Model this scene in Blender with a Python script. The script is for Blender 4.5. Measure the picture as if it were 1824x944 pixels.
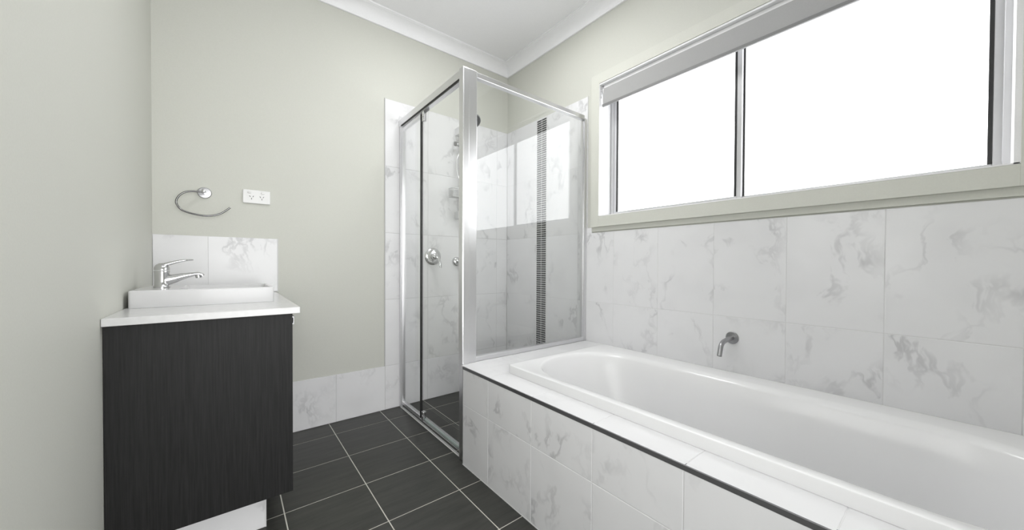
import bpy, bmesh, math, random
from mathutils import Vector, Matrix
random.seed(7)
S = bpy.context.scene
COL = S.collection
for o in list(bpy.data.objects): bpy.data.objects.remove(o)

# ------------------------------------------------------------------ camera, world, lights, exposure
cam_d = bpy.data.cameras.new('camera'); cam = bpy.data.objects.new('camera', cam_d); COL.objects.link(cam)
cam_d.sensor_fit = 'HORIZONTAL'; cam_d.sensor_width = 36.0
cam_d.lens = 642.107 / 1824 * 36
cam_d.shift_x = (912 - 951.02) / 1824
cam_d.shift_y = (477.908 - 472) / 1824
cam_d.clip_start = 0.02
Rc = ((0.7643884744538469, 0.6447454997911629, 0.003674319142906824), (-0.6447352087012096, 0.7643057181455821, 0.01238062482162009), (0.005174049007126862, -0.011832569839620494, 0.9999166062766746))
M = Matrix.Identity(4)
for i in range(3):
    M[i][0] = Rc[i][0]; M[i][1] = Rc[i][2]; M[i][2] = -Rc[i][1]
M[0][3], M[1][3], M[2][3] = -1.81477, -2.51086, 0.99584
cam.matrix_world = M
S.camera = cam
W = bpy.data.worlds.new('world'); S.world = W; W.use_nodes = True
W.node_tree.nodes['Background'].inputs[0].default_value = (0.9, 0.95, 1, 1)
W.node_tree.nodes['Background'].inputs[1].default_value = 0.04
S.view_settings.view_transform = 'Standard'; S.view_settings.look = 'None'
S.view_settings.gamma = 1.0; S.view_settings.use_curve_mapping = False
S.view_settings.exposure = 0.11
WINDOW = 2.9
def area(name, loc, target, sx, sy, power, col=(1, 1, 1)):
    l = bpy.data.lights.new(name, 'AREA'); l.shape = 'RECTANGLE'; l.size = sx; l.size_y = sy; l.energy = power; l.color = col
    o = bpy.data.objects.new(name, l); COL.objects.link(o); o.location = loc
    o.rotation_euler = (Vector(target) - Vector(loc)).to_track_quat('-Z', 'Y').to_euler()
    return o
P_REAR, P_SIDE, P_CEIL, P_BOUNCE = 80, 10, 10, 6
area('rear_fill', (-1.60, -4.40, 1.10), (-1.45, 0, 0.85), 1.7, 2.0, P_REAR)  # added frontal fill light from beyond the rear wall opening
area('side_fill', (-2.085, -1.95, 0.95), (0, -1.95, 0.75), 0.8, 1.7, P_SIDE)  # added fill at the left wall for the apron; no doorway there
area('overhead_fill', (-0.78, -0.95, 2.64), (-0.78, -0.95, 0), 0.4, 0.4, P_CEIL)  # added fill panel under the ceiling, out of view, to brighten the shower
area('ceiling_bounce_fill', (-1.70, -2.75, 1.30), (-1.30, -1.95, 2.66), 0.3, 0.3, P_BOUNCE).data.spread = math.radians(50)  # added upward fill behind the camera to lift the ceiling

# ------------------------------------------------------------------ materials
def mat(name, color, rough=0.5, metal=0.0, spec=0.5, coat=0.0):
    m = bpy.data.materials.new(name); m.use_nodes = True
    b = m.node_tree.nodes['Principled BSDF']
    b.inputs['Base Color'].default_value = (*color, 1); b.inputs['Roughness'].default_value = rough
    b.inputs['Metallic'].default_value = metal; b.inputs['Specular IOR Level'].default_value = spec
    b.inputs['Coat Weight'].default_value = coat
    return m
def nodes(m): return m.node_tree.nodes, m.node_tree.links, m.node_tree.nodes['Principled BSDF']
def noise_col(m, c1, c2, scale, vec=(1, 1, 1), detail=4, lo=0.35, hi=0.65, coord='Object', bump=0.0, bdist=0.001):
    n, l, b = nodes(m)
    tc = n.new('ShaderNodeTexCoord'); mp = n.new('ShaderNodeMapping'); mp.inputs['Scale'].default_value = vec
    nz = n.new('ShaderNodeTexNoise'); nz.inputs['Scale'].default_value = scale; nz.inputs['Detail'].default_value = detail
    cr = n.new('ShaderNodeValToRGB'); cr.color_ramp.elements[0].position = lo; cr.color_ramp.elements[1].position = hi
    cr.color_ramp.elements[0].color = (*c1, 1); cr.color_ramp.elements[1].color = (*c2, 1)
    l.new(tc.outputs[coord], mp.inputs[0]); l.new(mp.outputs[0], nz.inputs['Vector']); l.new(nz.outputs[0], cr.inputs[0])
    l.new(cr.outputs[0], b.inputs['Base Color'])
    if bump:
        bp = n.new('ShaderNodeBump'); bp.inputs['Strength'].default_value = bump; bp.inputs['Distance'].default_value = bdist
        l.new(nz.outputs[0], bp.inputs['Height']); l.new(bp.outputs[0], b.inputs['Normal'])
    return m
def paint(name, c):
    m = mat(name, c, 0.55, spec=0.3)
    return noise_col(m, [x * .985 for x in c], [min(1, x * 1.01) for x in c], 220, detail=2, bump=0.06, bdist=0.0004)
M_PAINT = paint('wall_paint', (0.605, 0.61, 0.56))
M_TRIMPAINT = paint('architrave_paint', (0.635, 0.64, 0.585))
M_CEIL = paint('ceiling_white', (0.93, 0.93, 0.945))
M_WHITE = paint('reveal_white', (0.86, 0.86, 0.87))

def marble(name, base, vein, strength=1.0):
    m = mat(name, base, 0.12, spec=0.2)
    n, l, b = nodes(m)
    uv = n.new('ShaderNodeUVMap'); uv.uv_map = 'tile'
    warp = n.new('ShaderNodeTexNoise'); warp.inputs['Scale'].default_value = 4.5; warp.inputs['Detail'].default_value = 3
    sub = n.new('ShaderNodeVectorMath'); sub.operation = 'SUBTRACT'; sub.inputs[1].default_value = (.5, .5, .5)
    scl = n.new('ShaderNodeVectorMath'); scl.operation = 'SCALE'; scl.inputs['Scale'].default_value = 0.22
    add = n.new('ShaderNodeVectorMath'); add.operation = 'ADD'
    l.new(uv.outputs[0], warp.inputs['Vector']); l.new(warp.outputs['Color'], sub.inputs[0]); l.new(sub.outputs[0], scl.inputs[0])
    l.new(uv.outputs[0], add.inputs[0]); l.new(scl.outputs[0], add.inputs[1])
    mp = n.new('ShaderNodeMapping'); mp.inputs['Rotation'].default_value = (0, 0, math.radians(38)); mp.inputs['Scale'].default_value = (1, 0.55, 1)
    l.new(add.outputs[0], mp.inputs[0])
    nz = n.new('ShaderNodeTexNoise'); nz.inputs['Scale'].default_value = 3.2; nz.inputs['Detail'].default_value = 5; nz.inputs['Roughness'].default_value = .62
    l.new(mp.outputs[0], nz.inputs['Vector'])
    d = n.new('ShaderNodeMath'); d.operation = 'SUBTRACT'; d.inputs[1].default_value = .5
    a = n.new('ShaderNodeMath'); a.operation = 'ABSOLUTE'
    l.new(nz.outputs[0], d.inputs[0]); l.new(d.outputs[0], a.inputs[0])
    mr = n.new('ShaderNodeMapRange'); mr.inputs[1].default_value = 0.0; mr.inputs[2].default_value = 0.034; mr.inputs[3].default_value = 1; mr.inputs[4].default_value = 0; mr.interpolation_type = 'SMOOTHSTEP'
    l.new(a.outputs[0], mr.inputs[0])
    mk = n.new('ShaderNodeTexNoise'); mk.inputs['Scale'].default_value = 4.0; mk.inputs['Detail'].default_value = 2
    l.new(uv.outputs[0], mk.inputs['Vector'])
    mm = n.new('ShaderNodeMapRange'); mm.inputs[1].default_value = .42; mm.inputs[2].default_value = .70; mm.interpolation_type = 'SMOOTHSTEP'
    l.new(mk.outputs[0], mm.inputs[0])
    mu = n.new('ShaderNodeMath'); mu.operation = 'MULTIPLY'; l.new(mr.outputs[0], mu.inputs[0]); l.new(mm.outputs[0], mu.inputs[1])
    cl = n.new('ShaderNodeMath'); cl.operation = 'MULTIPLY'; cl.inputs[1].default_value = 0.10; l.new(mm.outputs[0], cl.inputs[0])
    s2 = n.new('ShaderNodeMath'); s2.operation = 'MULTIPLY'; s2.inputs[1].default_value = strength; l.new(mu.outputs[0], s2.inputs[0])
    mx = n.new('ShaderNodeMath'); mx.operation = 'ADD'; mx.use_clamp = True; l.new(s2.outputs[0], mx.inputs[0]); l.new(cl.outputs[0], mx.inputs[1])
    mix = n.new('ShaderNodeMix'); mix.data_type = 'RGBA'
    mix.inputs[6].default_value = (*base, 1); mix.inputs[7].default_value = (*vein, 1)
    l.new(mx.outputs[0], mix.inputs[0]); l.new(mix.outputs[2], b.inputs['Base Color'])
    return m
M_MARBLE = marble('marble_tile', (0.79, 0.79, 0.80), (0.43, 0.43, 0.44), 0.55)
M_GROUT = mat('white_grout', (0.72, 0.72, 0.72), 0.8)
M_GREYGROUT = mat('grey_grout', (0.55, 0.55, 0.55), 0.8)  # grey joints of the skirting and back wall tiles

M_FLOOR = mat('dark_floor_tile', (0.045, 0.046, 0.043), 0.38, spec=0.4)
def floor_mat(m):
    n, l, b = nodes(m)
    uv = n.new('ShaderNodeUVMap'); uv.uv_map = 'tile'
    mp = n.new('ShaderNodeMapping'); mp.inputs['Rotation'].default_value = (0, 0, math.radians(10)); mp.inputs['Scale'].default_value = (2.0, 16, 1)
    nz = n.new('ShaderNodeTexNoise'); nz.inputs['Scale'].default_value = 2.2; nz.inputs['Detail'].default_value = 6; nz.inputs['Roughness'].default_value = .65
    cr = n.new('ShaderNodeValToRGB'); cr.color_ramp.elements[0].position = .3; cr.color_ramp.elements[1].position = .72
    cr.color_ramp.elements[0].color = (0.027, 0.028, 0.025, 1); cr.color_ramp.elements[1].color = (0.054, 0.054, 0.048, 1)
    l.new(uv.outputs[0], mp.inputs[0]); l.new(mp.outputs[0], nz.inputs['Vector']); l.new(nz.outputs[0], cr.inputs[0]); l.new(cr.outputs[0], b.inputs['Base Color'])
floor_mat(M_FLOOR)
M_FGROUT = mat('cream_floor_grout', (0.60, 0.585, 0.53), 0.8)
M_CHROME = mat('chrome', (0.66, 0.66, 0.67), 0.07, 1.0)
M_ALU = mat('polished_aluminium', (0.74, 0.74, 0.75), 0.28, 1.0)
M_SATIN = mat('satin_chrome', (0.36, 0.36, 0.37), 0.3, 1.0)
M_DARKALU = mat('dark_satin_metal', (0.17, 0.17, 0.175), 0.35, 0.6)
M_BLACK = mat('black_rubber', (0.012, 0.012, 0.012), 0.45)
M_ACRYL = mat('white_acrylic', (0.76, 0.76, 0.765), 0.20, spec=0.5)
M_CERAM = mat('white_ceramic', (0.63, 0.63, 0.635), 0.14, spec=0.3)
M_STONE = noise_col(mat('white_benchtop', (0.78, 0.78, 0.78), 0.22), (0.635, 0.635, 0.635), (0.67, 0.67, 0.67), 60, detail=3)
M_PLASTIC = mat('white_plastic', (0.78, 0.78, 0.775), 0.3)
M_SLOT = mat('socket_slot_black', (0.01, 0.01, 0.01), 0.6)
M_WOOD = noise_col(mat('black_woodgrain', (0.03, 0.03, 0.03), 0.5, spec=0.22), (0.011, 0.011, 0.011), (0.021, 0.021, 0.021), 12, (22, 22, 0.7), detail=8, lo=.3, hi=.72, bump=0.15, bdist=0.0008)
M_MOSAIC = noise_col(mat('black_glass_mosaic', (0.02, 0.02, 0.02), 0.12), (0.012, 0.012, 0.013), (0.05, 0.05, 0.052), 30, detail=1)
M_BLIND = noise_col(mat('grey_blind_fabric', (0.5, 0.5, 0.5), 0.85, spec=0.1), (0.40, 0.40, 0.40), (0.44, 0.44, 0.44), 900, detail=1)
M_BRAIL = mat('grey_blind_rail', (0.22, 0.22, 0.22), 0.5)
M_WALU = mat('silver_window_frame', (0.55, 0.55, 0.56), 0.4, 0.6)

def glass_mat(name, tint, ior=1.5):
    m = bpy.data.materials.new(name); m.use_nodes = True
    n, l = m.node_tree.nodes, m.node_tree.links; n.clear()
    out = n.new('ShaderNodeOutputMaterial'); mix = n.new('ShaderNodeMixShader')
    tr = n.new('ShaderNodeBsdfTransparent'); tr.inputs[0].default_value = (*tint, 1)
    gl = n.new('ShaderNodeBsdfGlossy'); gl.inputs['Roughness'].default_value = 0.0; gl.inputs[0].default_value = (1, 1, 1, 1)
    fr = n.new('ShaderNodeFresnel'); geo = n.new('ShaderNodeNewGeometry')
    mr = n.new('ShaderNodeMapRange'); mr.inputs[3].default_value = ior; mr.inputs[4].default_value = 1 / ior   # same reflectance on both faces of the sheet
    l.new(geo.outputs['Backfacing'], mr.inputs[0]); l.new(mr.outputs[0], fr.inputs[0])
    l.new(fr.outputs[0], mix.inputs[0]); l.new(tr.outputs[0], mix.inputs[1]); l.new(gl.outputs[0], mix.inputs[2]); l.new(mix.outputs[0], out.inputs[0])
    return m
M_GLASS = glass_mat('clear_shower_glass', (0.99, 0.995, 0.992))
M_CLEAR = glass_mat('clear_plastic', (0.86, 0.86, 0.86))
def pane_mat():
    m = mat('frosted_lit_glass', (0.8, 0.8, 0.8), 0.25)
    n, l, b = nodes(m)
    b.inputs['Emission Color'].default_value = (0.97, 0.985, 1.0, 1); b.inputs['Emission Strength'].default_value = WINDOW
    return m
M_PANE = pane_mat()

# ------------------------------------------------------------------ mesh helpers
def obj(name, bm, m, parent=None, smooth=False, auto=None):
    me = bpy.data.meshes.new(name); bm.normal_update(); bm.to_mesh(me); bm.free()
    for x in (m if isinstance(m, (list, tuple)) else [m]): me.materials.append(x)
    if smooth:
        for p in me.polygons: p.use_smooth = True
        if auto: me.set_sharp_from_angle(angle=math.radians(auto))
    o = bpy.data.objects.new(name, me); COL.objects.link(o)
    if parent:
        o.parent = parent
        if parent.type == 'EMPTY': o.matrix_parent_inverse = Matrix.Translation(parent.location).inverted()   # every mesh is built in world coordinates
    return o
def thing(name, label, cat, loc, group=None):
    o = bpy.data.objects.new(name, None); COL.objects.link(o); o.location = loc; o.empty_display_size = .05
    return tag(o, label, cat, group)
def tag(o, label, cat=None, group=None):
    o['label'] = label
    if cat: o['category'] = cat
    if group: o['group'] = group
    return o
def struct(o, label=None):
    o['kind'] = 'structure'
    if label: o['label'] = label
    return o
def box(bm, x0, x1, y0, y1, z0, z1, bev=0.0, seg=2, mi=0):
    x0, x1 = sorted((x0, x1)); y0, y1 = sorted((y0, y1)); z0, z1 = sorted((z0, z1))
    v = [bm.verts.new((x, y, z)) for z in (z0, z1) for y in (y0, y1) for x in (x0, x1)]
    fs = [bm.faces.new([v[i] for i in q]) for q in ((0, 2, 3, 1), (4, 5, 7, 6), (0, 1, 5, 4), (2, 6, 7, 3), (0, 4, 6, 2), (1, 3, 7, 5))]
    for f in fs: f.material_index = mi
    if bev:
        es = list({e for f in fs for e in f.edges})
        r = bmesh.ops.bevel(bm, geom=es, offset=bev, segments=seg, affect='EDGES', profile=.5)
        for f in r['faces']: f.material_index = mi
    return bm
def B(*a, **k): return box(bmesh.new(), *a, **k)
def frame_of(d):
    d = Vector(d).normalized(); a = Vector((0, 0, 1)) if abs(d.z) < .9 else Vector((1, 0, 0))
    u = d.cross(a).normalized(); return u, d.cross(u).normalized()
def tube(bm, pts, rad, n=16, caps=True, flat=None):
    """pts: path; rad: radius or list; flat: optional list of (ru, rv) ellipses with u horizontal"""
    pts = [Vector(p) for p in pts]; N = len(pts)
    tang = [(pts[min(i + 1, N - 1)] - pts[max(i - 1, 0)]).normalized() for i in range(N)]
    u, v = frame_of(tang[0]); rings = []
    for i, p in enumerate(pts):
        if i:
            u = (u - tang[i] * u.dot(tang[i])).normalized(); v = tang[i].cross(u)
        r = rad[i] if isinstance(rad, (list, tuple)) else rad
        ru, rv = flat[i] if flat else (r, r)
        rings.append([bm.verts.new(p + u * (ru * math.cos(2 * math.pi * k / n)) + v * (rv * math.sin(2 * math.pi * k / n))) for k in range(n)])
    for a, b in zip(rings, rings[1:]):
        for k in range(n): bm.faces.new((a[k], a[(k + 1) % n], b[(k + 1) % n], b[k]))
    if caps:
        bm.faces.new(list(reversed(rings[0]))); bm.faces.new(rings[-1])
    bmesh.ops.recalc_face_normals(bm, faces=bm.faces[:])
    return bm
def lathe(bm, base, axis, prof, n=40):
    """prof: (distance along axis, radius)"""
    base = Vector(base); ax = Vector(axis).normalized(); u, v = frame_of(ax); rings = []
    for h, r in prof:
        c = base + ax * h
        if r < 1e-6: rings.append([bm.verts.new(c)])
        else: rings.append([bm.verts.new(c + u * (r * math.cos(2 * math.pi * k / n)) + v * (r * math.sin(2 * math.pi * k / n))) for k in range(n)])
    for a, b in zip(rings, rings[1:]):
        if len(a) == 1 and len(b) == 1: continue
        for k in range(n):
            k2 = (k + 1) % n
            if len(a) == 1: bm.faces.new((a[0], b[k2], b[k]))
            elif len(b) == 1: bm.faces.new((a[k], a[k2], b[0]))
            else: bm.faces.new((a[k], a[k2], b[k2], b[k]))
    if len(rings[0]) > 1: bm.faces.new(list(reversed(rings[0])))
    if len(rings[-1]) > 1: bm.faces.new(rings[-1])
    bmesh.ops.recalc_face_normals(bm, faces=bm.faces[:])
    return bm
def spline(pts, k=8):
    pts = [Vector(p) for p in pts]; out = []
    P = [pts[0] * 2 - pts[1]] + pts + [pts[-1] * 2 - pts[-2]]
    for i in range(1, len(P) - 2):
        a, b, c, d = P[i - 1:i + 3]
        for j in range(k):
            t = j / k
            out.append(.5 * ((2 * b) + (c - a) * t + (2 * a - 5 * b + 4 * c - d) * t * t + (3 * b - a - 3 * c + d) * t ** 3))
    out.append(pts[-1]); return out
def tiles(bm, O, U, V, rects, thick=0.006, gap=0.0022, bev=0.0012, back=True, gpad=0.0):
    """Bevelled tiles laid on a plane. O: point on the finished face, U, V: in-plane axes, rects: (u0,u1,v0,v1).
    Faces carry UV 'tile' in metres with a different piece of stone for each tile."""
    O, U, V = Vector(O), Vector(U), Vector(V); Nn = U.cross(V)
    uvl = bm.loops.layers.uv.get('tile') or bm.loops.layers.uv.new('tile')
    for (u0, u1, v0, v1) in rects:
        du, dv = random.uniform(0, 40), random.uniform(0, 40)
        a0, a1, b0, b1 = u0 + gap / 2, u1 - gap / 2, v0 + gap / 2, v1 - gap / 2
        lo = [(a0, b0), (a1, b0), (a1, b1), (a0, b1)]; hi = [(a0 + bev, b0 + bev), (a1 - bev, b0 + bev), (a1 - bev, b1 - bev), (a0 + bev, b1 - bev)]
        r0 = [bm.verts.new(O + U * a + V * b - Nn * thick) for a, b in lo]
        r1 = [bm.verts.new(O + U * a + V * b - Nn * bev * .6) for a, b in lo]
        r2 = [bm.verts.new(O + U * a + V * b) for a, b in hi]
        fs = [bm.faces.new(r2)]
        for ra, rb in ((r0, r1), (r1, r2)):
            for k in range(4): fs.append(bm.faces.new((ra[k], ra[(k + 1) % 4], rb[(k + 1) % 4], rb[k])))
        for f in fs:
            f.material_index = 0
            for lp in f.loops:
                q = lp.vert.co - O; lp[uvl].uv = (q.dot(U) + du, q.dot(V) + dv)
    if back:
        for (u0, u1, v0, v1) in rects:
            c = [O + U * a + V * b - Nn * (0.0011) for a, b in ((u0, v0), (u1, v0), (u1, v1), (u0, v1))]
            d = [O + U * a + V * b - Nn * thick for a, b in ((u0, v0), (u1, v0), (u1, v1), (u0, v1))]
            cv = [bm.verts.new(p) for p in c]; dv_ = [bm.verts.new(p) for p in d]
            f = bm.faces.new(cv); f.material_index = 1
            for k in range(4):
                f = bm.faces.new((dv_[k], dv_[(k + 1) % 4], cv[(k + 1) % 4], cv[k])); f.material_index = 1
    return bm
def grid_rects(us, vs): return [(a, b, c, d) for a, b in zip(us, us[1:]) for c, d in zip(vs, vs[1:])]
def mark_uv(bm, mi_pts=None): return bm

# ------------------------------------------------------------------ dimensions (metres; the far corner of the room is the origin)
XL, YR, ZC = -2.10, -3.02, 2.662           # left wall, rear wall, ceiling
PT = 0.006                                   # tiles stand this far off the painted wall
ZS, TH = 0.298, 0.452                        # skirting row, wall tile height
ZT = ZS + 4 * TH                             # top of shower tiling
# floor
bm = bmesh.new()
fx = [XL - .1] + [-1.6523 - .3037] + [-1.6523 + .3037 * i for i in range(6)] + [.1]
fy = [YR - .1] + [-.1734 - .3078 * k for k in range(9, -1, -1)] + [.1]
tiles(bm, (0, 0, 0), (1, 0, 0), (0, 1, 0), grid_rects(fx, fy), thick=.008, gap=.0042, bev=.0008)
box(bm, XL - .1, .1, YR - .1, .1, -.08, -.0075, mi=1)
struct(obj('floor', bm, [M_FLOOR, M_FGROUT]), 'dark grey floor tiles with pale grout lines')
# ceiling
struct(obj('ceiling', B(XL - .1, .16, YR - .1, .12, ZC, ZC + .08), M_CEIL), 'flat white ceiling')
# walls
struct(obj('wall_back', B(XL - .1, .16, PT, .12, -.02, ZC + .02), M_PAINT), 'pale greenish cream wall behind the vanity and shower')
WY0, WY1, WZ0, WZ1 = -1.016, -2.62, 1.303, 2.141        # window opening
bm = bmesh.new()
box(bm, PT, .16, YR - .1, WY1, -.02, ZC + .02); box(bm, PT, .16, WY0, .12, -.02, ZC + .02)
box(bm, PT, .16, WY1, WY0, -.02, WZ0); box(bm, PT, .16, WY1, WY0, WZ1, ZC + .02)
struct(obj('wall_right', bm, M_PAINT), 'pale cream wall that holds the window')
struct(obj('wall_left', B(XL - .1, XL, YR - .1, .12, -.02, ZC + .02), M_PAINT), 'pale cream wall behind the vanity back')
bm = bmesh.new()                              # unseen rear wall; opening added to let the rear fill light in
box(bm, -1.12, .16, YR - .1, YR, -.02, ZC + .02); box(bm, XL - .1, -2.04, YR - .1, YR, -.02, ZC + .02); box(bm, -2.04, -1.12, YR - .1, YR, 2.06, ZC + .02)
struct(obj('wall_rear', bm, M_PAINT), 'pale cream wall behind the camera')
# cornice: cove profile swept along each wall
CH, CW = ZC - 2.576, .082
def cornice(name, p0, p1, n_in):
    p0, p1, n_in = Vector(p0), Vector(p1), Vector(n_in); d = (p1 - p0).normalized()
    prof = [(PT * 0 + .012, 0), (.014, .004), (.014, .010)]
    for i in range(9):
        t = i / 8 * math.pi / 2
        prof.append((.014 + (CW - .026) * (1 - math.cos(t)), .010 + (CH - .022) * math.sin(t)))
    prof += [(CW - .010, CH - .010), (CW, CH - .008), (CW, CH), (0, CH), (0, 0)]
    b = bmesh.new(); ra = []; rb = []
    for (o_, h) in prof:
        ra.append(b.verts.new(p0 + d * o_ + n_in * o_ + Vector((0, 0, 2.576 + h))))
        rb.append(b.verts.new(p1 - d * o_ + n_in * o_ + Vector((0, 0, 2.576 + h))))
    for i in range(len(prof)):
        j = (i + 1) % len(prof); b.faces.new((ra[i], ra[j], rb[j], rb[i]))
    b.faces.new(list(reversed(ra))); b.faces.new(rb); bmesh.ops.recalc_face_normals(b, faces=b.faces[:])
    return struct(obj(name, b, M_CEIL, smooth=True, auto=25), 'white coved cornice between wall and ceiling')
cornice('trim_1', (XL, PT, 0), (PT, PT, 0), (0, -1, 0))
cornice('trim_2', (PT, PT, 0), (PT, YR, 0), (-1, 0, 0))
cornice('trim_3', (PT, YR, 0), (XL, YR, 0), (0, 1, 0))
cornice('trim_4', (XL, YR, 0), (XL, PT, 0), (1, 0, 0))
# tiled skirting on the back wall, shower wall tiles, tiles under the window
zrows = [ZS + TH * i for i in range(5)]
bm = bmesh.new()
tiles(bm, (0, 0, 0), (1, 0, 0), (0, 0, 1), [(a, b, .001, ZS) for a, b in ((XL + .5 * 0, -1.911), (-1.911, -1.611), (-1.611, -1.309), (-1.309, -1.012))])
struct(obj('baseboard_back', bm, [M_MARBLE, M_GREYGROUT]), 'row of marble look tiles as skirting under the painted wall')
bm = bmesh.new()
xs = [-1.012, -.71, -.408, -.106, 0]
tiles(bm, (0, 0, 0), (1, 0, 0), (0, 0, 1), grid_rects(xs, [.001] + zrows))
box(bm, -1.0155, -1.012, -.0005, .008, ZS, ZT + .003, mi=1)
struct(obj('trim_5', bm, [M_MARBLE, M_GREYGROUT]), 'tall marble look shower tiles on the back wall')
MY0, MY1 = -.390, -.500
bm = bmesh.new()
ys = [.0, .390], [.500, .82, .903]
for y_ in ys: tiles(bm, (0, 0, 0), (0, -1, 0), (0, 0, 1), grid_rects(y_, [.001] + zrows))
ys2 = [.903, 1.1226, 1.4252, 1.7278, 2.0304, 2.333, 2.6356, 2.938, -YR]
tiles(bm, (0, 0, 0), (0, -1, 0), (0, 0, 1), grid_rects(ys2, [.001, ZS, ZS + TH, ZS + 2 * TH, 1.212]) if False else grid_rects(ys2, [.001, ZS, ZS + TH, ZS + 2 * TH]))
tiles(bm, (0, 0, 0), (0, -1, 0), (0, 0, 1), [(.903, .947, ZS + 2 * TH, 1.236)])
box(bm, -.0005, .008, -.9065, -.903, ZS + 2 * TH, ZT + .003, mi=1)
struct(obj('trim_6', bm, [M_MARBLE, M_GROUT]), 'marble look tiles on the window wall, tall in the shower')
# mosaic strip of dark bars
bm = bmesh.new()
box(bm, -.0002, .006, MY1, MY0, .001, ZT, mi=1)
cw = (MY0 - MY1) / 2; z = .004; pitch = .0166
while z + pitch < ZT:
    for c in range(2):
        box(bm, -.0010, .003, MY0 - cw * c - .0024, MY0 - cw * (c + 1) + .0024, z + .0018, z + pitch - .0028, mi=0)
    z += pitch
struct(obj('trim_7', bm, [M_MOSAIC, M_GROUT]), 'vertical strip of small black mosaic bars in the shower')

# ------------------------------------------------------------------ window
win = bpy.data.objects.new('window_1', None); COL.objects.link(win); win.location = (.06, -1.8, WZ0); struct(win, 'wide high sliding window with frosted panes')
bm = bmesh.new(); t = .064
box(bm, -.02, PT, WY0 + t, WY0 + .001, WZ0 - .067, WZ1 + t, .0006)
box(bm, -.02, PT, WY1 - t, WY1 - .001, WZ0 - .067, WZ1 + t, .0006)
box(bm, -.0199, PT, WY1 - .001, WY0 + .001, WZ0 - .067, WZ0 - .002, .0006)
box(bm, -.0199, PT, WY1 - .001, WY0 + .001, WZ1 + .002, WZ1 + t, .0006)
obj('architrave', bm, M_TRIMPAINT, win)
bm = bmesh.new(); box(bm, -.004, PT, WY1 - t, WY0 + t + .004, ZS + 2 * TH + .006, WZ0 - .067)
obj('cover_strip', bm, M_TRIMPAINT, win)
bm = bmesh.new(); r = .012
box(bm, -.017, .112, WY0 - .002 - r + .012, WY0 + .001, WZ0, WZ1); box(bm, -.017, .112, WY1 - .001, WY1 + r, WZ0, WZ1)
box(bm, -.017, .112, WY1 + .001, WY0 - .003, WZ0 - .001, WZ0 + .004); box(bm, -.017, .112, WY1 + .001, WY0 - .003, WZ1 - .008, WZ1 + .001)
obj('reveal', bm, M_WHITE, win)
YA, YB, YM = WY0 - .006, WY1 + .006, -1.797
bm = bmesh.new()
box(bm, .095, .150, YA - .022, YA, WZ0 + .004, WZ1 - .01, .002); box(bm, .095, .150, YB, YB + .022, WZ0 + .004, WZ1 - .01, .002)
box(bm, .095, .150, YB, YA, WZ0 + .004, WZ0 + .020, .002); box(bm, .095, .150, YB, YA, WZ1 - .03, WZ1 - .008, .002)
obj('window_frame', bm, M_WALU, win)
def sash(y0, y1, x, label):
    s = bmesh.new(); w = .022; z0, z1 = WZ0 + .020, WZ1 - .03
    box(s, x, x + .022, y0 - w, y0, z0, z1, .0015); box(s, x, x + .022, y1, y1 + w, z0, z1, .0015)
    box(s, x, x + .022, y1 + w, y0 - w, z0, z0 + .014, .0015); box(s, x, x + .022, y1 + w, y0 - w, z1 - w, z1, .0015)
    so = obj('sash', s, M_WALU, win)
    g = bmesh.new(); e = .010
    box(g, x - .001, x + .009, y0 - w - e, y0 - w, z0 + .014, z1 - w); box(g, x - .001, x + .009, y1 + w, y1 + w + e, z0 + .014, z1 - w)
    obj('gasket', g, M_BLACK, so)
    obj('glass_pane', B(x + .008, x + .014, y1 + w - .002, y0 - w + .002, z0 + .012, z1 - w + .002), M_PANE, so)
sash(YA - .020, YM - .013, .100, '')
sash(YM + .013, YB + .020, .124, '')
# roller blind in the opening
bl = thing('roller_blind', 'short grey roller blind rolled up at the top of the window', 'blind', (.02, -1.8, WZ1 - .01))
BY0, BY1 = WY0 - .008, WY1 + .02
bm = bmesh.new(); lathe(bm, (.045, BY0 - .012, 2.098), (0, -1, 0), [(0, .017), (abs(BY1 - BY0) - .02, .019)], 28)
obj('roller_tube', bm, M_WHITE, bl, True, 40)
bm = bmesh.new(); box(bm, .004, .068, BY1 + .01, BY0 - .010, 2.108, WZ1 - .009, .002)
obj('headrail', bm, M_WHITE, bl)
bm = bmesh.new(); fz = [2.113, 2.08, 2.05, 2.018]
box(bm, .0025, .0038, BY1 + .01, BY0 - .004, 2.010, 2.112)
obj('fabric', bm, M_BLIND, bl)
bm = bmesh.new(); box(bm, -.004, .010, BY1 + .008, BY0 - .002, 1.997, 2.013, .003, 3)
obj('bottom_rail', bm, M_BRAIL, bl)
for yy in (BY0 - .003, BY1 + .004):
    bm = bmesh.new(); box(bm, .002, .07, yy - .004, yy + .002, 2.085, WZ1 - .010, .001); lathe(bm, (.045, yy - .006, 2.098), (0, 1, 0), [(0, .012), (.008, .012), (.010, .009)], 20)
    obj('end_bracket', bm, M_ALU, bl)
bm = bmesh.new()
for k in range(5): lathe(bm, (-.004, BY0 + .003, 2.100 - .011 * k), (0, 0, 1), [(-.004, 0), (-.0028, .0028), (0, .004), (.0028, .0028), (.004, 0)], 10)
obj('chain_end', bm, M_ALU, bl, True)

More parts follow.
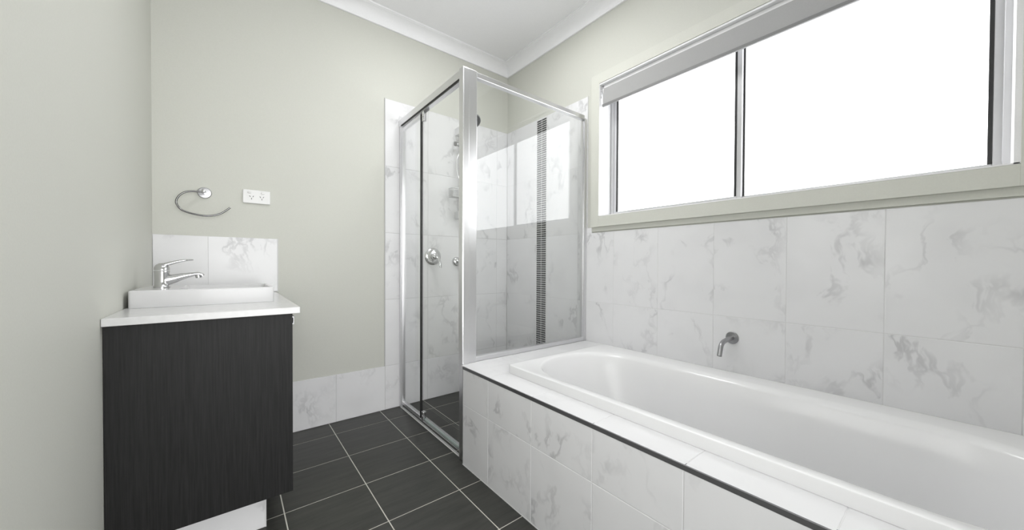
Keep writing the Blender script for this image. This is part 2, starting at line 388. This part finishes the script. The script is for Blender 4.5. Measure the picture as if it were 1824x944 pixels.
# ------------------------------------------------------------------ bath surround and bath
ZH = .489; AX = -.935; AY = -.926; BE = YR + .004
hob = thing('bath_surround', 'raised bath surround clad in marble look tiles with a dark edge trim', 'bath surround', (-.6, -1.9, 0))
bm = bmesh.new(); jy = [-AY, 1.155, 1.457, 1.760, 2.062, 2.365, 2.667, -BE]
tiles(bm, (AX, 0, 0), (0, -1, 0), (0, 0, 1), [(a, b, c, d) for a, b in zip(jy, jy[1:]) for c, d in ((.003, .301), (.301, ZH - .0155))], thick=.010)
box(bm, AX + .004, AX + .03, AY - .0004, AY, .0, ZH - .012, mi=1)
box(bm, AX - .0015, AX + .004, BE, AY, .0, .003, mi=1)
obj('apron', bm, [M_MARBLE, M_GROUT], hob)
bm = bmesh.new(); box(bm, AX - .002, AX + .012, BE, AY, ZH - .0150, ZH - .0005, .001); obj('edge_trim', bm, M_DARKALU, hob)
BX0, BX1, BYL, BYR = -.825, -.125, -1.143, -2.80     # bath rim
bm = bmesh.new()
dj = [-AY, 1.143 + .01]
tiles(bm, (0, 0, ZH), (1, 0, 0), (0, 1, 0), [(AX + .001, -.62, -1.153, -.908), (-.62, -.31, -1.153, -.868), (-.31, -.001, -1.153, -.868), (-.89, -.62, -.908, -.868)], thick=.010, gap=.0016)
yy = [-1.153, -1.46, -1.76, -2.065, -2.364, -2.667, BE]
for a, b in zip(yy, yy[1:]):
    tiles(bm, (0, 0, ZH), (1, 0, 0), (0, 1, 0), [(AX + .001, BX0 + .012, b, a), (BX1 - .012, -.001, b, a)], thick=.010, gap=.0016)
tiles(bm, (0, 0, ZH), (1, 0, 0), (0, 1, 0), [(BX0 + .012, BX1 - .012, BE, -2.79)], thick=.010)
obj('deck', bm, [marble('marble_deck_tile', (0.74, 0.74, 0.75), (0.62, 0.62, 0.63), .35), M_GROUT], hob)
bm = bmesh.new()
box(bm, -.888, -.002, -.910, -.868, .001, ZH - .010); box(bm, AX + .0105, BX0 + .02, BE, -.909, .001, ZH - .0105); box(bm, BX1 - .02, -.002, BE, -.91, .001, ZH - .0105)
box(bm, BX0 + .02, BX1 - .02, -1.16, -.91, .001, ZH - .0105)
obj('core', bm, M_GROUT, hob)
bm = bmesh.new(); tiles(bm, (0, -.866, 0), (-1, 0, 0), (0, 0, 1), [(a, b, c, d) for a, b in ((.002, .30), (.30, .60), (.60, .886)) for c, d in ((.001, .301), (.301, ZH - .001))], thick=.006)
obj('end_tiles', bm, [M_MARBLE, M_GROUT], hob)

def bath():
    b = bmesh.new(); n = 96
    cx, cy = (BX0 + BX1) / 2, (BYL + BYR) / 2; hw, hl = (BX1 - BX0) / 2, (BYL - BYR) / 2
    def rect(inset, z, rc, kx=0):
        """rounded rectangle ring sampled by angle"""
        out = []
        w, l = hw - inset, hl - inset
        for k in range(n):
            t = 2 * math.pi * (k + .5) / n
            c, s = math.cos(t), math.sin(t)
            p = 2 / rc
            out.append((cx + w * math.copysign(abs(c) ** p, c), cy + l * math.copysign(abs(s) ** p, s), z))
        return out
    def inner(x0, x1, y0, y1, z, e):
        ox, oy = (x0 + x1) / 2, (y0 + y1) / 2; w, l = abs(x1 - x0) / 2, abs(y0 - y1) / 2; cap = .30; out = []
        for k in range(n):
            t = 2 * math.pi * (k + .5) / n
            c, s = math.cos(t), math.sin(t)
            out.append((ox + w * math.copysign(abs(c) ** (2 / e), c), oy + math.copysign(l - cap + cap * abs(s) ** (2 / e), s), z))
        return out
    zr = .526
    IX0, IX1, IY0, IY1 = -.782, -.246, -1.186, -2.735
    rings = [rect(.000, ZH + .0005, 40), rect(.000, zr - .0045, 40), rect(.0012, zr - .0012, 40), rect(.0045, zr, 40), rect(.012, zr, 40),
             inner(IX0 - .008, IX1 + .030, IY0 + .008, IY1 - .006, zr - .001, 2.35), inner(IX0 - .003, IX1 + .020, IY0 + .002, IY1, zr - .004, 2.35),
             inner(IX0 + .001, IX1 + .008, IY0 - .003, IY1 + .004, zr - .010, 2.35), inner(IX0 + .004, IX1 - .002, IY0 - .010, IY1 + .008, zr - .022, 2.35),
             inner(IX0 + .012, IX1 - .012, IY0 - .035, IY1 + .02, zr - .09, 2.35), inner(IX0 + .03, IX1 - .03, IY0 - .11, IY1 + .05, zr - .22, 2.35),
             inner(IX0 + .05, IX1 - .05, IY0 - .20, IY1 + .08, zr - .34, 2.35), inner(IX0 + .075, IX1 - .075, IY0 - .27, IY1 + .11, zr - .395, 2.35),
             inner(IX0 + .11, IX1 - .11, IY0 - .34, IY1 + .15, zr - .415, 2.35), inner(IX0 + .2, IX1 - .2, IY0 - .5, IY1 + .35, zr - .42, 2.35)]
    vr = [[b.verts.new(p) for p in r] for r in rings]
    for a, c in zip(vr, vr[1:]):
        for k in range(n): b.faces.new((a[k], a[(k + 1) % n], c[(k + 1) % n], c[k]))
    b.faces.new(vr[-1])
    bmesh.ops.recalc_face_normals(b, faces=b.faces[:])
    f = max(b.faces, key=lambda q: q.calc_area())
    if f.normal.z < 0: bmesh.ops.reverse_faces(b, faces=b.faces[:])
    return b
bt = thing('bathtub', 'long white acrylic bathtub with a raised rim set into the tiled surround', 'bathtub', (-.47, -1.97, ZH))
obj('tub_shell', bath(), M_ACRYL, bt, True, 50)
bm = bmesh.new(); lathe(bm, (-.51, -2.35, .1065), (0, 0, 1), [(0, .03), (.003, .03), (.004, .022), (.002, .02), (.002, .004), (.002, 0)], 28)
obj('drain', bm, M_CHROME, bt, True, 35)
# bath spout
sp = thing('bath_spout', 'chrome bath spout bent downwards on the tiled wall under the window', 'spout', (0, -1.817, .653))
bm = bmesh.new(); lathe(bm, (-.0005, -1.817, .653), (-1, 0, 0), [(0, .029), (.003, .029), (.0055, .0265), (.0065, .012), (.0065, 0)], 40); obj('cover_plate', bm, M_SATIN, sp, True, 35)
bm = bmesh.new(); path = spline([(-.004, -1.817, .653), (-.06, -1.817, .650), (-.098, -1.817, .646), (-.122, -1.817, .632), (-.134, -1.817, .606), (-.141, -1.817, .588)], 6)
tube(bm, path, .0105, 20); obj('spout_pipe', bm, M_SATIN, sp, True, 40)
bm = bmesh.new(); d = (path[-1] - path[-2]).normalized(); lathe(bm, path[-1] - d * .001, d, [(0, .0085), (.0016, .0085), (.0016, 0)], 20); obj('outlet', bm, M_BLACK, sp)

# ------------------------------------------------------------------ shower screen
SX = -.91; ZTOP = 1.978; GY = -.885
sc = thing('shower_screen', 'silver framed glass shower enclosure standing in the room corner', 'shower screen', (SX, -.45, 0))
bm = bmesh.new(); box(bm, SX - .018, -.846, -.907, -.866, ZH + .001, ZTOP, .003)
obj('corner_post', bm, M_ALU, sc)
bm = bmesh.new(); box(bm, SX - .014, SX + .019, -.9075, -.868, .001, ZTOP - .004, .002); obj('hinge_stile', bm, M_ALU, sc)
bm = bmesh.new(); box(bm, SX - .012, SX + .026, -.866, -.001, ZTOP - .042, ZTOP - .001, .003); obj('header_rail', bm, M_ALU, sc)
bm = bmesh.new(); box(bm, SX - .0115, SX - .004, -.864, -.04, ZTOP - .0455, ZTOP - .042); obj('header_seal', bm, M_BLACK, sc)
bm = bmesh.new(); box(bm, SX - .004, SX + .022, -.864, -.04, ZTOP - .053, ZTOP - .042, .001); obj('header_channel', bm, M_ALU, sc)
bm = bmesh.new(); box(bm, SX - .008, SX + .022, -.030, -.001, .002, ZTOP - .004, .003); box(bm, SX - .006, SX + .018, -.048, -.036, .03, ZTOP - .05, .002); box(bm, SX - .001, SX + .013, -.037, -.028, .03, ZTOP - .05)
obj('wall_channel', bm, M_ALU, sc)
bm = bmesh.new(); box(bm, -.024, -.001, -.902, -.868, ZH + .001, ZTOP - .02, .003); box(bm, -.034, -.023, -.893, -.877, ZH + .02, ZTOP - .04, .001)
obj('wall_channel', bm, M_ALU, sc)
bm = bmesh.new(); box(bm, -.846, -.024, -.901, -.869, ZTOP - .030, ZTOP - .001, .003); obj('top_rail', bm, M_ALU, sc)
bm = bmesh.new(); box(bm, -.846, -.024, -.901, -.869, ZH + .001, ZH + .026, .003); obj('bottom_rail', bm, M_ALU, sc)
obj('return_glass', B(-.848, -.026, GY - .003, GY + .003, ZH + .024, ZTOP - .028), M_GLASS, sc)
bm = bmesh.new(); box(bm, SX, SX + .040, -.8650, -.032, .001, .030, .003); obj('sill', bm, M_CHROME, sc)
bm = bmesh.new(); box(bm, SX - .007, SX - .001, -.91, -.008, .0005, .005, .001); obj('floor_seal', bm, M_PLASTIC, sc)
FY = -.345
obj('fixed_glass', B(SX + .003, SX + .009, FY, -.046, .045, ZTOP - .075), M_GLASS, sc)
for z0, z1 in ((ZTOP - .080, ZTOP - .060), (.030, .048)):
    bm = bmesh.new(); box(bm, SX - .003, SX + .015, FY, -.046, z0, z1, .002); obj('fixed_panel_rail', bm, M_ALU, sc)
bm = bmesh.new(); box(bm, SX - .002, SX + .012, FY - .009, FY, .035, ZTOP - .058); obj('side_seal', bm, M_BLACK, sc)
door = bpy.data.objects.new('pivot_door', None); COL.objects.link(door); door.parent = sc; door.matrix_parent_inverse = Matrix.Translation(sc.location).inverted(); door.location = (SX, -.39, .03)
def dobj(name, b, m, **k):
    o = obj(name, b, m, **k); o.parent = door; o.matrix_parent_inverse = Matrix.Translation((SX, -.39, .03)).inverted(); return o
dobj('door_glass', B(SX + .003, SX + .009, -.860, FY - .012, .046, ZTOP - .062), M_GLASS)
for z0, z1, zz in ((ZTOP - .115, ZTOP - .054, 1), (.030, .085, -1)):
    bm = bmesh.new(); box(bm, SX - .004, SX + .016, -.400, -.372, z0, z1, .003, 3); lathe(bm, (SX - .006, -.386, (z0 + z1) / 2), (1, 0, 0), [(0, .008), (.003, .009)], 20)
    dobj('pivot', bm, M_CHROME)
bm = bmesh.new(); box(bm, SX - .003, SX + .014, -.440, -.352, ZTOP - .064, ZTOP - .052, .001); dobj('pivot_cover', bm, M_DARKALU)
bm = bmesh.new(); box(bm, SX + .001, SX + .011, -.868, -.860, .040, ZTOP - .062); dobj('magnetic_seal', bm, mat('clear_seal', (.35, .35, .35), .3))
bm = bmesh.new(); box(bm, SX + .001, SX + .011, -.858, FY - .06, .033, .046, .001); dobj('drip_strip', bm, mat('grey_green_seal', (.45, .52, .50), .25))

# ------------------------------------------------------------------ shower fittings on the back wall
mx = thing('shower_mixer', 'round chrome shower mixer with a curved lever on the shower tiles', 'mixer tap', (-.672, 0, 1.047))
bm = bmesh.new(); lathe(bm, (-.672, -.0005, 1.047), (0, -1, 0), [(0, .062), (.003, .0625), (.008, .058), (.013, .045), (.016, .03), (.016, 0)], 48); obj('cover_plate', bm, M_CHROME, mx, True, 50)
bm = bmesh.new(); lathe(bm, (-.672, -.014, 1.047), (0, -1, 0), [(0, .027), (.022, .026), (.034, .022), (.040, .012), (.042, 0)], 32); obj('body', bm, M_CHROME, mx, True, 60)
bm = bmesh.new(); p = spline([(-.672, -.042, 1.052), (-.664, -.062, 1.040), (-.655, -.078, 1.012), (-.652, -.085, .985), (-.651, -.086, .966)], 6)
tube(bm, p, .008, 14, flat=[(.015 - .0065 * i / (len(p) - 1), .009 - .003 * i / (len(p) - 1)) for i in range(len(p))]); obj('lever', bm, M_CHROME, mx, True, 60)
el = thing('shower_outlet', 'small round chrome wall outlet beside the shower post', 'wall outlet', (-.480, 0, 1.011))
bm = bmesh.new(); lathe(bm, (-.480, -.0005, 1.011), (0, -1, 0), [(0, .037), (.004, .037), (.014, .034), (.022, .026), (.024, 0)], 36); obj('cover_plate', bm, M_CHROME, el, True, 50)
bm = bmesh.new(); tube(bm, spline([(-.480, -.02, 1.011), (-.480, -.045, 1.009), (-.480, -.055, .998), (-.480, -.056, .975)], 5), .011, 16); obj('elbow', bm, M_CHROME, el, True, 50)
rl = thing('shower_rail', 'slim chrome slide rail with wall brackets in the shower', 'shower rail', (-.478, 0, 1.32))
bm = bmesh.new(); tube(bm, [(-.478, -.05, 1.335), (-.478, -.05, 2.015)], .009, 16); obj('rail', bm, M_CHROME, rl, True, 50)
for z in (1.365, 2.0):
    bm = bmesh.new(); box(bm, -.497, -.459, -.066, -.0005, z - .028, z + .028, .004, 3); obj('wall_bracket', bm, M_ALU, rl)
bm = bmesh.new(); tube(bm, [(-.512, -.052, 1.895), (-.448, -.052, 1.895)], .016, 18); tube(bm, [(-.478, -.05, 1.895), (-.478, -.095, 1.915)], [.015, .017], 18); obj('slider', bm, M_CHROME, rl, True, 50)
bm = bmesh.new(); lathe(bm, (-.512, -.052, 1.895), (-1, 0, 0), [(0, .017), (.012, .016), (.014, .010), (.014, 0)], 20); obj('slider_knob', bm, M_DARKALU, rl, True, 50)
sb = thing('soap_basket', 'clear soap dish clipped on the shower rail', 'soap dish', (-.478, -.085, 1.485))
bm = bmesh.new()
box(bm, -.578, -.378, -.128, -.066, 1.484, 1.492, .002); obj('tray', bm, mat('grey_plastic', (.42, .42, .42), .2), sb)
bm = bmesh.new()
box(bm, -.578, -.575, -.128, -.066, 1.492, 1.545); box(bm, -.381, -.378, -.128, -.066, 1.492, 1.545); box(bm, -.575, -.381, -.128, -.125, 1.492, 1.545); box(bm, -.575, -.381, -.069, -.066, 1.492, 1.545)
obj('walls', bm, M_CLEAR, sb)
bm = bmesh.new(); q = [(-.579, -.065, 1.548), (-.579, -.129, 1.548), (-.377, -.129, 1.548), (-.377, -.065, 1.548), (-.579, -.065, 1.548)]
for a, c in zip(q, q[1:]): tube(bm, [a, c], .0035, 8)
obj('rim_wire', bm, M_CHROME, sb, True, 50)
bm = bmesh.new(); box(bm, -.492, -.464, -.066, -.038, 1.49, 1.54, .003); obj('clip', bm, M_ALU, sb)
hs = thing('hand_shower', 'chrome hand shower with a round grey spray face held on the rail', 'hand shower', (-.478, -.095, 1.915))
hd = Vector((-.446, -.205, 2.037)); ax = Vector((-.05, -.62, -.55)).normalized()
bm = bmesh.new(); p = spline([(-.480, -.085, 1.865), (-.478, -.097, 1.918), (-.470, -.125, 1.967), (-.456, -.168, 2.020), tuple(hd - ax * .024)], 6)
tube(bm, p, [.0125 + .004 * (i / (len(p) - 1)) for i in range(len(p))], 18); obj('handle', bm, M_CHROME, hs, True, 50)
bm = bmesh.new(); lathe(bm, hd, -ax, [(0, .050), (.006, .0525), (.012, .050), (.022, .034), (.030, .014), (.031, 0)], 36); obj('shower_head', bm, M_CHROME, hs, True, 50)
bm = bmesh.new(); lathe(bm, hd - ax * .0005, ax, [(0, .047), (.003, .046), (.003, .038), (.0015, .037), (.0015, .031), (.0035, .030), (.0035, .022), (.0015, .021), (.0015, .014), (.0035, .013), (.0035, 0)], 36)
u, v = frame_of(ax)
for R_, c in ((.042, 20), (.026, 12), (.008, 5)):
    for k in range(c):
        a = 2 * math.pi * k / c; lathe(bm, hd + ax * .002 + u * R_ * math.cos(a) + v * R_ * math.sin(a), ax, [(0, .0022), (.003, .0016), (.003, 0)], 8)
obj('spray_face', bm, mat('grey_rubber', (.10, .10, .105), .4), hs, True, 40)
bm = bmesh.new(); hp = spline([(-.480, -.084, 1.868), (-.492, -.080, 1.83), (-.520, -.075, 1.76), (-.510, -.075, 1.66), (-.470, -.078, 1.575), (-.420, -.085, 1.42), (-.380, -.09, 1.2), (-.385, -.09, 1.0), (-.42, -.08, .89), (-.462, -.066, .90), (-.480, -.056, .975)], 10)
tube(bm, hp, [.0068 + .0007 * (i % 2) for i in range(len(hp))], 10); obj('hose', bm, M_ALU, hs, True)

# ------------------------------------------------------------------ vanity
VX, VY = -1.636, -.900
va = thing('vanity_cabinet', 'black wood grain vanity cabinet with a recessed tiled plinth', 'vanity', ((XL + VX) / 2, VY / 2, 0))
bm = bmesh.new(); box(bm, XL + .001, VX, VY, VY + .018, .139, .8055, .001); obj('end_panel', bm, M_WOOD, va)
bm = bmesh.new(); box(bm, XL + .002, VX - .020, VY + .018, -.004, .140, .8055); obj('carcass', bm, M_WOOD, va)
for k, (a, b) in enumerate(((VY + .020, VY + .297), (VY + .300, VY + .597), (VY + .600, -.004))):
    bm = bmesh.new(); box(bm, VX - .018, VX, a, b, .139, .803, .001); dr = obj('door', bm, M_WOOD, va)
    yk = b - .03 if k else a + .03
    hb = bmesh.new(); box(hb, VX, VX + .005, a + .003, a + .023, .763, .768); box(hb, VX, VX + .005, a + .003, a + .023, .788, .793); box(hb, VX + .004, VX + .0075, a + .002, a + .024, .762, .794, .001)
    obj('handle', hb, M_SATIN, dr)
KY, KX = -.833, -1.713
bm = bmesh.new(); tiles(bm, (0, KY, 0), (1, 0, 0), (0, 0, 1), [(XL + .001, -1.99, .001, .139), (-1.99, KX - .003, .001, .139)], thick=.008)
box(bm, KX - .003, KX, KY - .0005, KY + .008, .001, .139, mi=1); box(bm, XL + .001, KX - .004, KY + .008, -.004, .001, .139, mi=1)
tiles(bm, (KX, 0, 0), (0, 1, 0), (0, 0, 1), [(KY + .008, -.5, .001, .139), (-.5, -.004, .001, .139)], thick=.004)
obj('plinth', bm, [M_MARBLE, M_GROUT], va)
bm = bmesh.new(); box(bm, XL + .001, -1.6145, -.922, -.0065, .808, .8315, .002)
tag(obj('countertop', bm, M_STONE), 'white stone slab on top of the black vanity', 'benchtop')
bm = bmesh.new(); tiles(bm, (0, -.002, 0), (1, 0, 0), (0, 0, 1), [(XL + .001, -1.901, .833, 1.131), (-1.901, -1.607, .833, 1.131)], thick=.007)
box(bm, -1.607, -1.604, -.0025, .005, .833, 1.132, mi=1)
tag(obj('splashback', bm, [M_MARBLE, M_GROUT]), 'marble look tile upstand on the wall behind the vanity top', 'splashback')
# basin
bx0, bx1, by0, by1, bz0, bz1 = XL + .012, -1.672, -.635, -.285, .832, .894
bs = thing('basin', 'white rectangular basin with straight raised sides on the white vanity top', 'basin', ((bx0 + bx1) / 2, (by0 + by1) / 2, bz0))
def rr(x0, x1, y0, y1, z, r, n=5):
    o_ = []
    for cx, cy, a0 in ((x1 - r, y1 - r, 0), (x0 + r, y1 - r, 90), (x0 + r, y0 + r, 180), (x1 - r, y0 + r, 270)):
        for k in range(n + 1):
            a = math.radians(a0 + 90 * k / n); o_.append((cx + r * math.cos(a), cy + r * math.sin(a), z))
    return o_
bm = bmesh.new(); w = .014; L = .125
seq = [rr(bx0, bx1, by0, by1, bz0, .008), rr(bx0, bx1, by0, by1, bz1 - .003, .008), rr(bx0 + .003, bx1 - .003, by0 + .003, by1 - .003, bz1, .007),
       rr(bx0 + L, bx1 - w + .003, by0 + w - .003, by1 - w + .003, bz1, .010), rr(bx0 + L + .003, bx1 - w, by0 + w, by1 - w, bz1 - .003, .012),
       rr(bx0 + L + .01, bx1 - w - .008, by0 + w + .008, by1 - w - .008, bz0 + .020, .02), rr(bx0 + L + .03, bx1 - w - .03, by0 + w + .03, by1 - w - .03, bz0 + .004, .03)]
vr = [[bm.verts.new(p) for p in r_] for r_ in seq]
for a, c in zip(vr, vr[1:]):
    for k in range(len(a)): bm.faces.new((a[k], a[(k + 1) % len(a)], c[(k + 1) % len(a)], c[k]))
bm.faces.new(vr[-1]); bm.faces.new(list(reversed(vr[0]))); bmesh.ops.recalc_face_normals(bm, faces=bm.faces[:])
obj('bowl', bm, M_CERAM, bs, True, 35)
bm = bmesh.new(); lathe(bm, (-1.83, -.46, bz0 + .0035), (0, 0, 1), [(0, .022), (.003, .022), (.004, .016), (.002, .014), (.002, 0)], 24); obj('drain', bm, M_CHROME, bs, True, 35)
# basin mixer
TX, TY, TZ = -2.022, -.455, .8945
tp = thing('basin_mixer', 'chrome single lever mixer tap standing on the white basin', 'tap', (TX, TY, TZ))
bm = bmesh.new(); lathe(bm, (TX, TY, TZ), (0, 0, 1), [(0, .025), (.004, .025), (.006, .0225), (.03, .0215), (.055, .0225), (.066, .0235), (.068, .0225), (.068, 0)], 36); obj('body', bm, M_CHROME, tp, True, 50)
bm = bmesh.new(); p = spline([(TX + .004, TY, TZ + .028), (TX + .03, TY, TZ + .034), (TX + .065, TY, TZ + .045), (TX + .10, TY, TZ + .053), (TX + .115, TY, TZ + .050), (TX + .121, TY, TZ + .044)], 6)
N_ = len(p); tube(bm, p, .01, 18, flat=[(.020 - .008 * min(1, i / (N_ * .7)), .027 - .0195 * min(1, i / (N_ * .55)) ** .8) for i in range(N_)]); obj('spout', bm, M_CHROME, tp, True, 60)
bm = bmesh.new(); lathe(bm, (TX + .106, TY, TZ + .049), (.15, 0, -1), [(0, .010), (.012, .010), (.013, .008), (.011, .007), (.011, 0)], 20); obj('aerator', bm, M_CHROME, tp, True, 40)
bm = bmesh.new(); lathe(bm, (TX, TY, TZ + .0695), (0, 0, 1), [(0, .0235), (.010, .0230), (.020, .018), (.027, .008), (.028, 0)], 32); obj('lever_cap', bm, M_CHROME, tp, True, 50)
bm = bmesh.new(); p = spline([(TX - .012, TY, TZ + .082), (TX + .012, TY, TZ + .092), (TX + .045, TY, TZ + .104), (TX + .072, TY, TZ + .110), (TX + .092, TY, TZ + .1115)], 6)
N_ = len(p); tube(bm, p, .01, 14, flat=[(.015 - .006 * i / (N_ - 1), .011 - .0085 * (i / (N_ - 1)) ** .7) for i in range(N_)]); obj('lever', bm, M_CHROME, tp, True, 60)

# ------------------------------------------------------------------ towel ring and power outlet
tr = thing('towel_ring', 'open curved chrome towel ring on the painted wall above the splashback', 'towel ring', (-1.913, PT, 1.353))
bm = bmesh.new(); lathe(bm, (-1.913, PT - .0005, 1.353), (0, -1, 0), [(0, .028), (.004, .028), (.008, .0255), (.009, .010), (.009, 0)], 36); obj('cover_plate', bm, M_SATIN, tr, True, 35)
bm = bmesh.new(); lathe(bm, (-1.913, -.002, 1.353), (0, -1, 0), [(0, .007), (.05, .007), (.056, .009), (.064, .009), (.066, .006), (.066, 0)], 20); obj('stem', bm, M_CHROME, tr, True, 50)
bm = bmesh.new(); y_ = -.060
rp = spline([(-1.905, y_, 1.3500), (-1.935, y_, 1.3475), (-1.962, y_, 1.3450), (-1.985, y_, 1.3360), (-2.004, y_, 1.3150), (-2.012, y_, 1.2850), (-1.998, y_, 1.2560), (-1.975, y_, 1.2420), (-1.930, y_, 1.2310), (-1.890, y_, 1.2310), (-1.850, y_, 1.2460), (-1.812, y_, 1.2800)], 8)
tube(bm, rp, .0042, 12); obj('ring', bm, mat('dark_chrome', (0.20, 0.20, 0.20), 0.12, 1.0), tr, True, 60)
pw = thing('power_outlet', 'white double power outlet with two rocker switches on the painted wall', 'power outlet', (-1.70, PT, 1.357))
x0, x1, z0, z1 = -1.760, -1.640, 1.3205, 1.3935
bm = bmesh.new(); box(bm, x0, x1, -.004, PT - .0005, z0, z1, .0025, 2); obj('faceplate', bm, M_PLASTIC, pw)
for cx in (-1.730, -1.671):
    bm = bmesh.new(); box(bm, cx - .009, cx + .006, -.0075, -.0038, 1.3735, 1.3845, .0025, 3); obj('switch', bm, M_PLASTIC, pw, True, 40)
for cx in (-1.7225, -1.6775):
    bm = bmesh.new()
    for dx, dz, rot in ((-.007, .006, -30), (.007, .006, 30), (0, -.0065, 0)):
        r_ = box(bmesh.new(), -.0012, .0012, -.0046, -.0036, -.0042, .0042)
        bmesh.ops.transform(r_, matrix=Matrix.Translation((cx + dx, 0, 1.352 + dz)) @ Matrix.Rotation(math.radians(rot), 4, 'Y'), verts=r_.verts[:])
        me = bpy.data.meshes.new('slot'); r_.to_mesh(me); r_.free(); bm.from_mesh(me); bpy.data.meshes.remove(me)
    obj('socket', bm, M_SLOT, pw)
